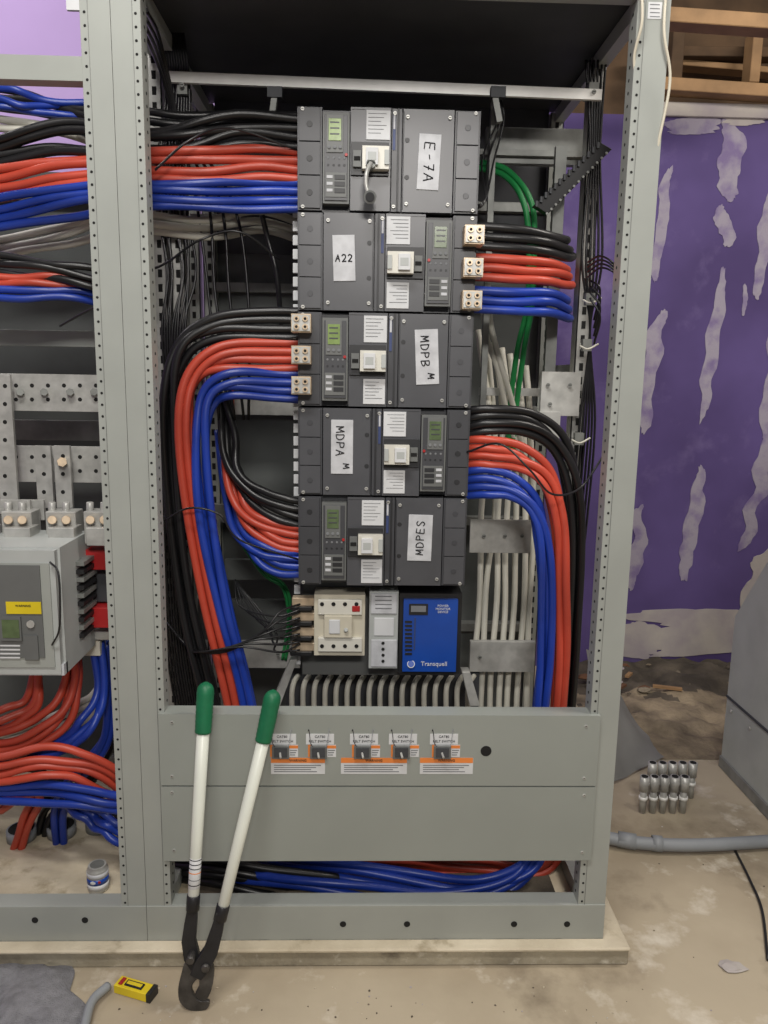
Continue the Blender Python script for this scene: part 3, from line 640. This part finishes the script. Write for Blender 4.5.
b.tube([G(618,839,.03),G(636,842,.03)],.026,'pvc',16); b.tube([G(652,843,.03),G(662,844,.03)],.026,'pvc',16); b.build()
b=B('black_floor_wire'); b.tube(catmull([G(735,850,.006),G(750,880,.006),G(762,910,.006),G(768,960,.006)],8),.004,'blackp',8); b.build()
for r_,(u0,v0) in enumerate(((642,812),(650,797))):
    for i in range(5):
        b=B('conduit_stub'); c=G(u0+i*10,v0,0)
        b.cyl(c,c+Vector((0,0,.11)),.0125,'galv',14); b.cyl(c+Vector((0,0,.085)),c+Vector((0,0,.14)),.0165,'galv',14); b.cyl(c+Vector((0,0,.05)),c+Vector((0,0,.062)),.0165,'whitebar',8); b.cyl(c+Vector((0,0,.1401)),c+Vector((0,0,.141)),.012,'hole',14); b.build()
# rubble
b=B('rubble_pile'); i=b.mi('dirt'); n=60; g=[]
x0=G(640,720).x-.25; x1=x0+1.35; y0_,y1_=1.1,2.13
i2=b.mi('soil_shade')
for a in range(n+1):
    row=[]
    for c in range(n+1):
        x=x0+(x1-x0)*a/n; y=y0_+(y1_-y0_)*c/n; e=min(1,5*min(a/n,1-a/n),4*c/n)
        h=e*(.02+.03*c/n+.045*noise.noise(Vector((x*2.5,y*2.5,0)))+.03*noise.noise(Vector((x*9,y*9,2)))+.012*noise.noise(Vector((x*25,y*25,2)))); row.append(b.bm.verts.new((x,y,max(.002,h))))
    g.append(row)
for a in range(n):
    for c in range(n): f=b.bm.faces.new((g[a][c],g[a+1][c],g[a+1][c+1],g[a][c+1])); f.material_index=i2 if c/n>.58+.15*noise.noise(Vector((a*.15,c*.15,0))) else i; f.smooth=True
for j in range(36):
    x=random.uniform(x0+.1,x1-.1); y=random.uniform(y0_+.55,y1_-.05); r=random.uniform(.006,.024)
    b.blob((x,y,.045),r,random.choice(['stone','dirt','scrap','soil_shade','mudw']),(1.5,1,.5),.7,2,j)
for j in range(7):
    x=random.uniform(x0+.2,x1-.2); y=random.uniform(y0_+.6,y1_-.1); b.box((x,y,.065),(random.uniform(.06,.16),.02,.012),random.choice(['scrap','soil_shade','wood']),Matrix.Rotation(random.uniform(0,3),3,'Z'))
b.build()
# smooth grey cover sheet leaning against the cabinet side
b=B('grey_cover_sheet'); i=b.mi('sheet'); g=[]; n=24
for a in range(n+1):
    row=[]
    for c in range(n+1):
        s,t=a/n,c/n
        base=G(606+s*(58),790-s*30,0); h=.42*(1-t)*(1-s**1.3)+.006
        y=base.y+.36*(1-t); row.append(b.bm.verts.new((base.x+.015*noise.noise(Vector((s*3,t*3,1))),y,h+.008*noise.noise(Vector((s*4,t*4,5)))+.008)))
    g.append(row)
for a in range(n):
    for c in range(n): f=b.bm.faces.new((g[a][c],g[a+1][c],g[a+1][c+1],g[a][c+1])); f.material_index=i; f.smooth=True
b.build()
c0=G(720,766); xe=c0.x
def onx(u,v,x):
    d=ray(u,v); return CAM+d*(x/d.x)
b=B('equipment_enclosure')
A=onx(720,766,xe); Dd=onx(741,620,xe); Fz=onx(768,560,xe)
yb_=A.y; yf_=.2; zf=Dd.z+(Fz.z-Dd.z)*(yb_-yf_)/(yb_-Fz.y)
q=[Vector((xe,yb_,0)),Vector((xe,yf_,0)),Vector((xe,yf_,zf)),Vector((xe,yb_,Dd.z))]
b.prism(q,(.9,0,0),'grebox')
b.bb(xe-.006,xe+.004,yf_,yb_,.30,.31,'dark'); b.bb(xe-.008,xe+.002,yf_,yb_,0,.05,'galvd')
for yy in(.35,.6,.85,1.0): b.cyl((xe,yy,.26),(xe-.006,yy,.26),.008,'galv',10)
b.build(.006)
# ------------------------------------------------------------------ lights
def area(name,loc,tgt,size,sy,e,col=(1,1,1)):
    l=bpy.data.lights.new(name,'AREA'); l.shape='RECTANGLE'; l.size=size; l.size_y=sy; l.energy=e; l.color=col
    o=bpy.data.objects.new(name,l); o.location=loc; o.rotation_euler=(Vector(tgt)-Vector(loc)).to_track_quat('-Z','Y').to_euler(); bpy.context.scene.collection.objects.link(o)
area('ceiling_light',(-.5,-1.7,3.9),(-.1,.3,.8),1.2,.4,66,(1,.97,.92))
area('ceiling_light',(.3,-3.3,2.9),(0,.4,1.6),.8,.3,62,(1,.955,.9))
area('ceiling_light',(2.2,-.3,3.7),(1.7,1.2,.2),1.0,.4,56,(1,.93,.85))
area('ceiling_light',(-2.6,.9,4.0),(-1.2,2.1,2.0),1.2,.5,36,(1,.97,.93))
w=bpy.data.worlds.new('world'); bpy.context.scene.world=w; w.use_nodes=True
w.node_tree.nodes['Background'].inputs[0].default_value=(1,.98,.98,1); w.node_tree.nodes['Background'].inputs[1].default_value=.16
bpy.context.scene.view_settings.view_transform='Standard'
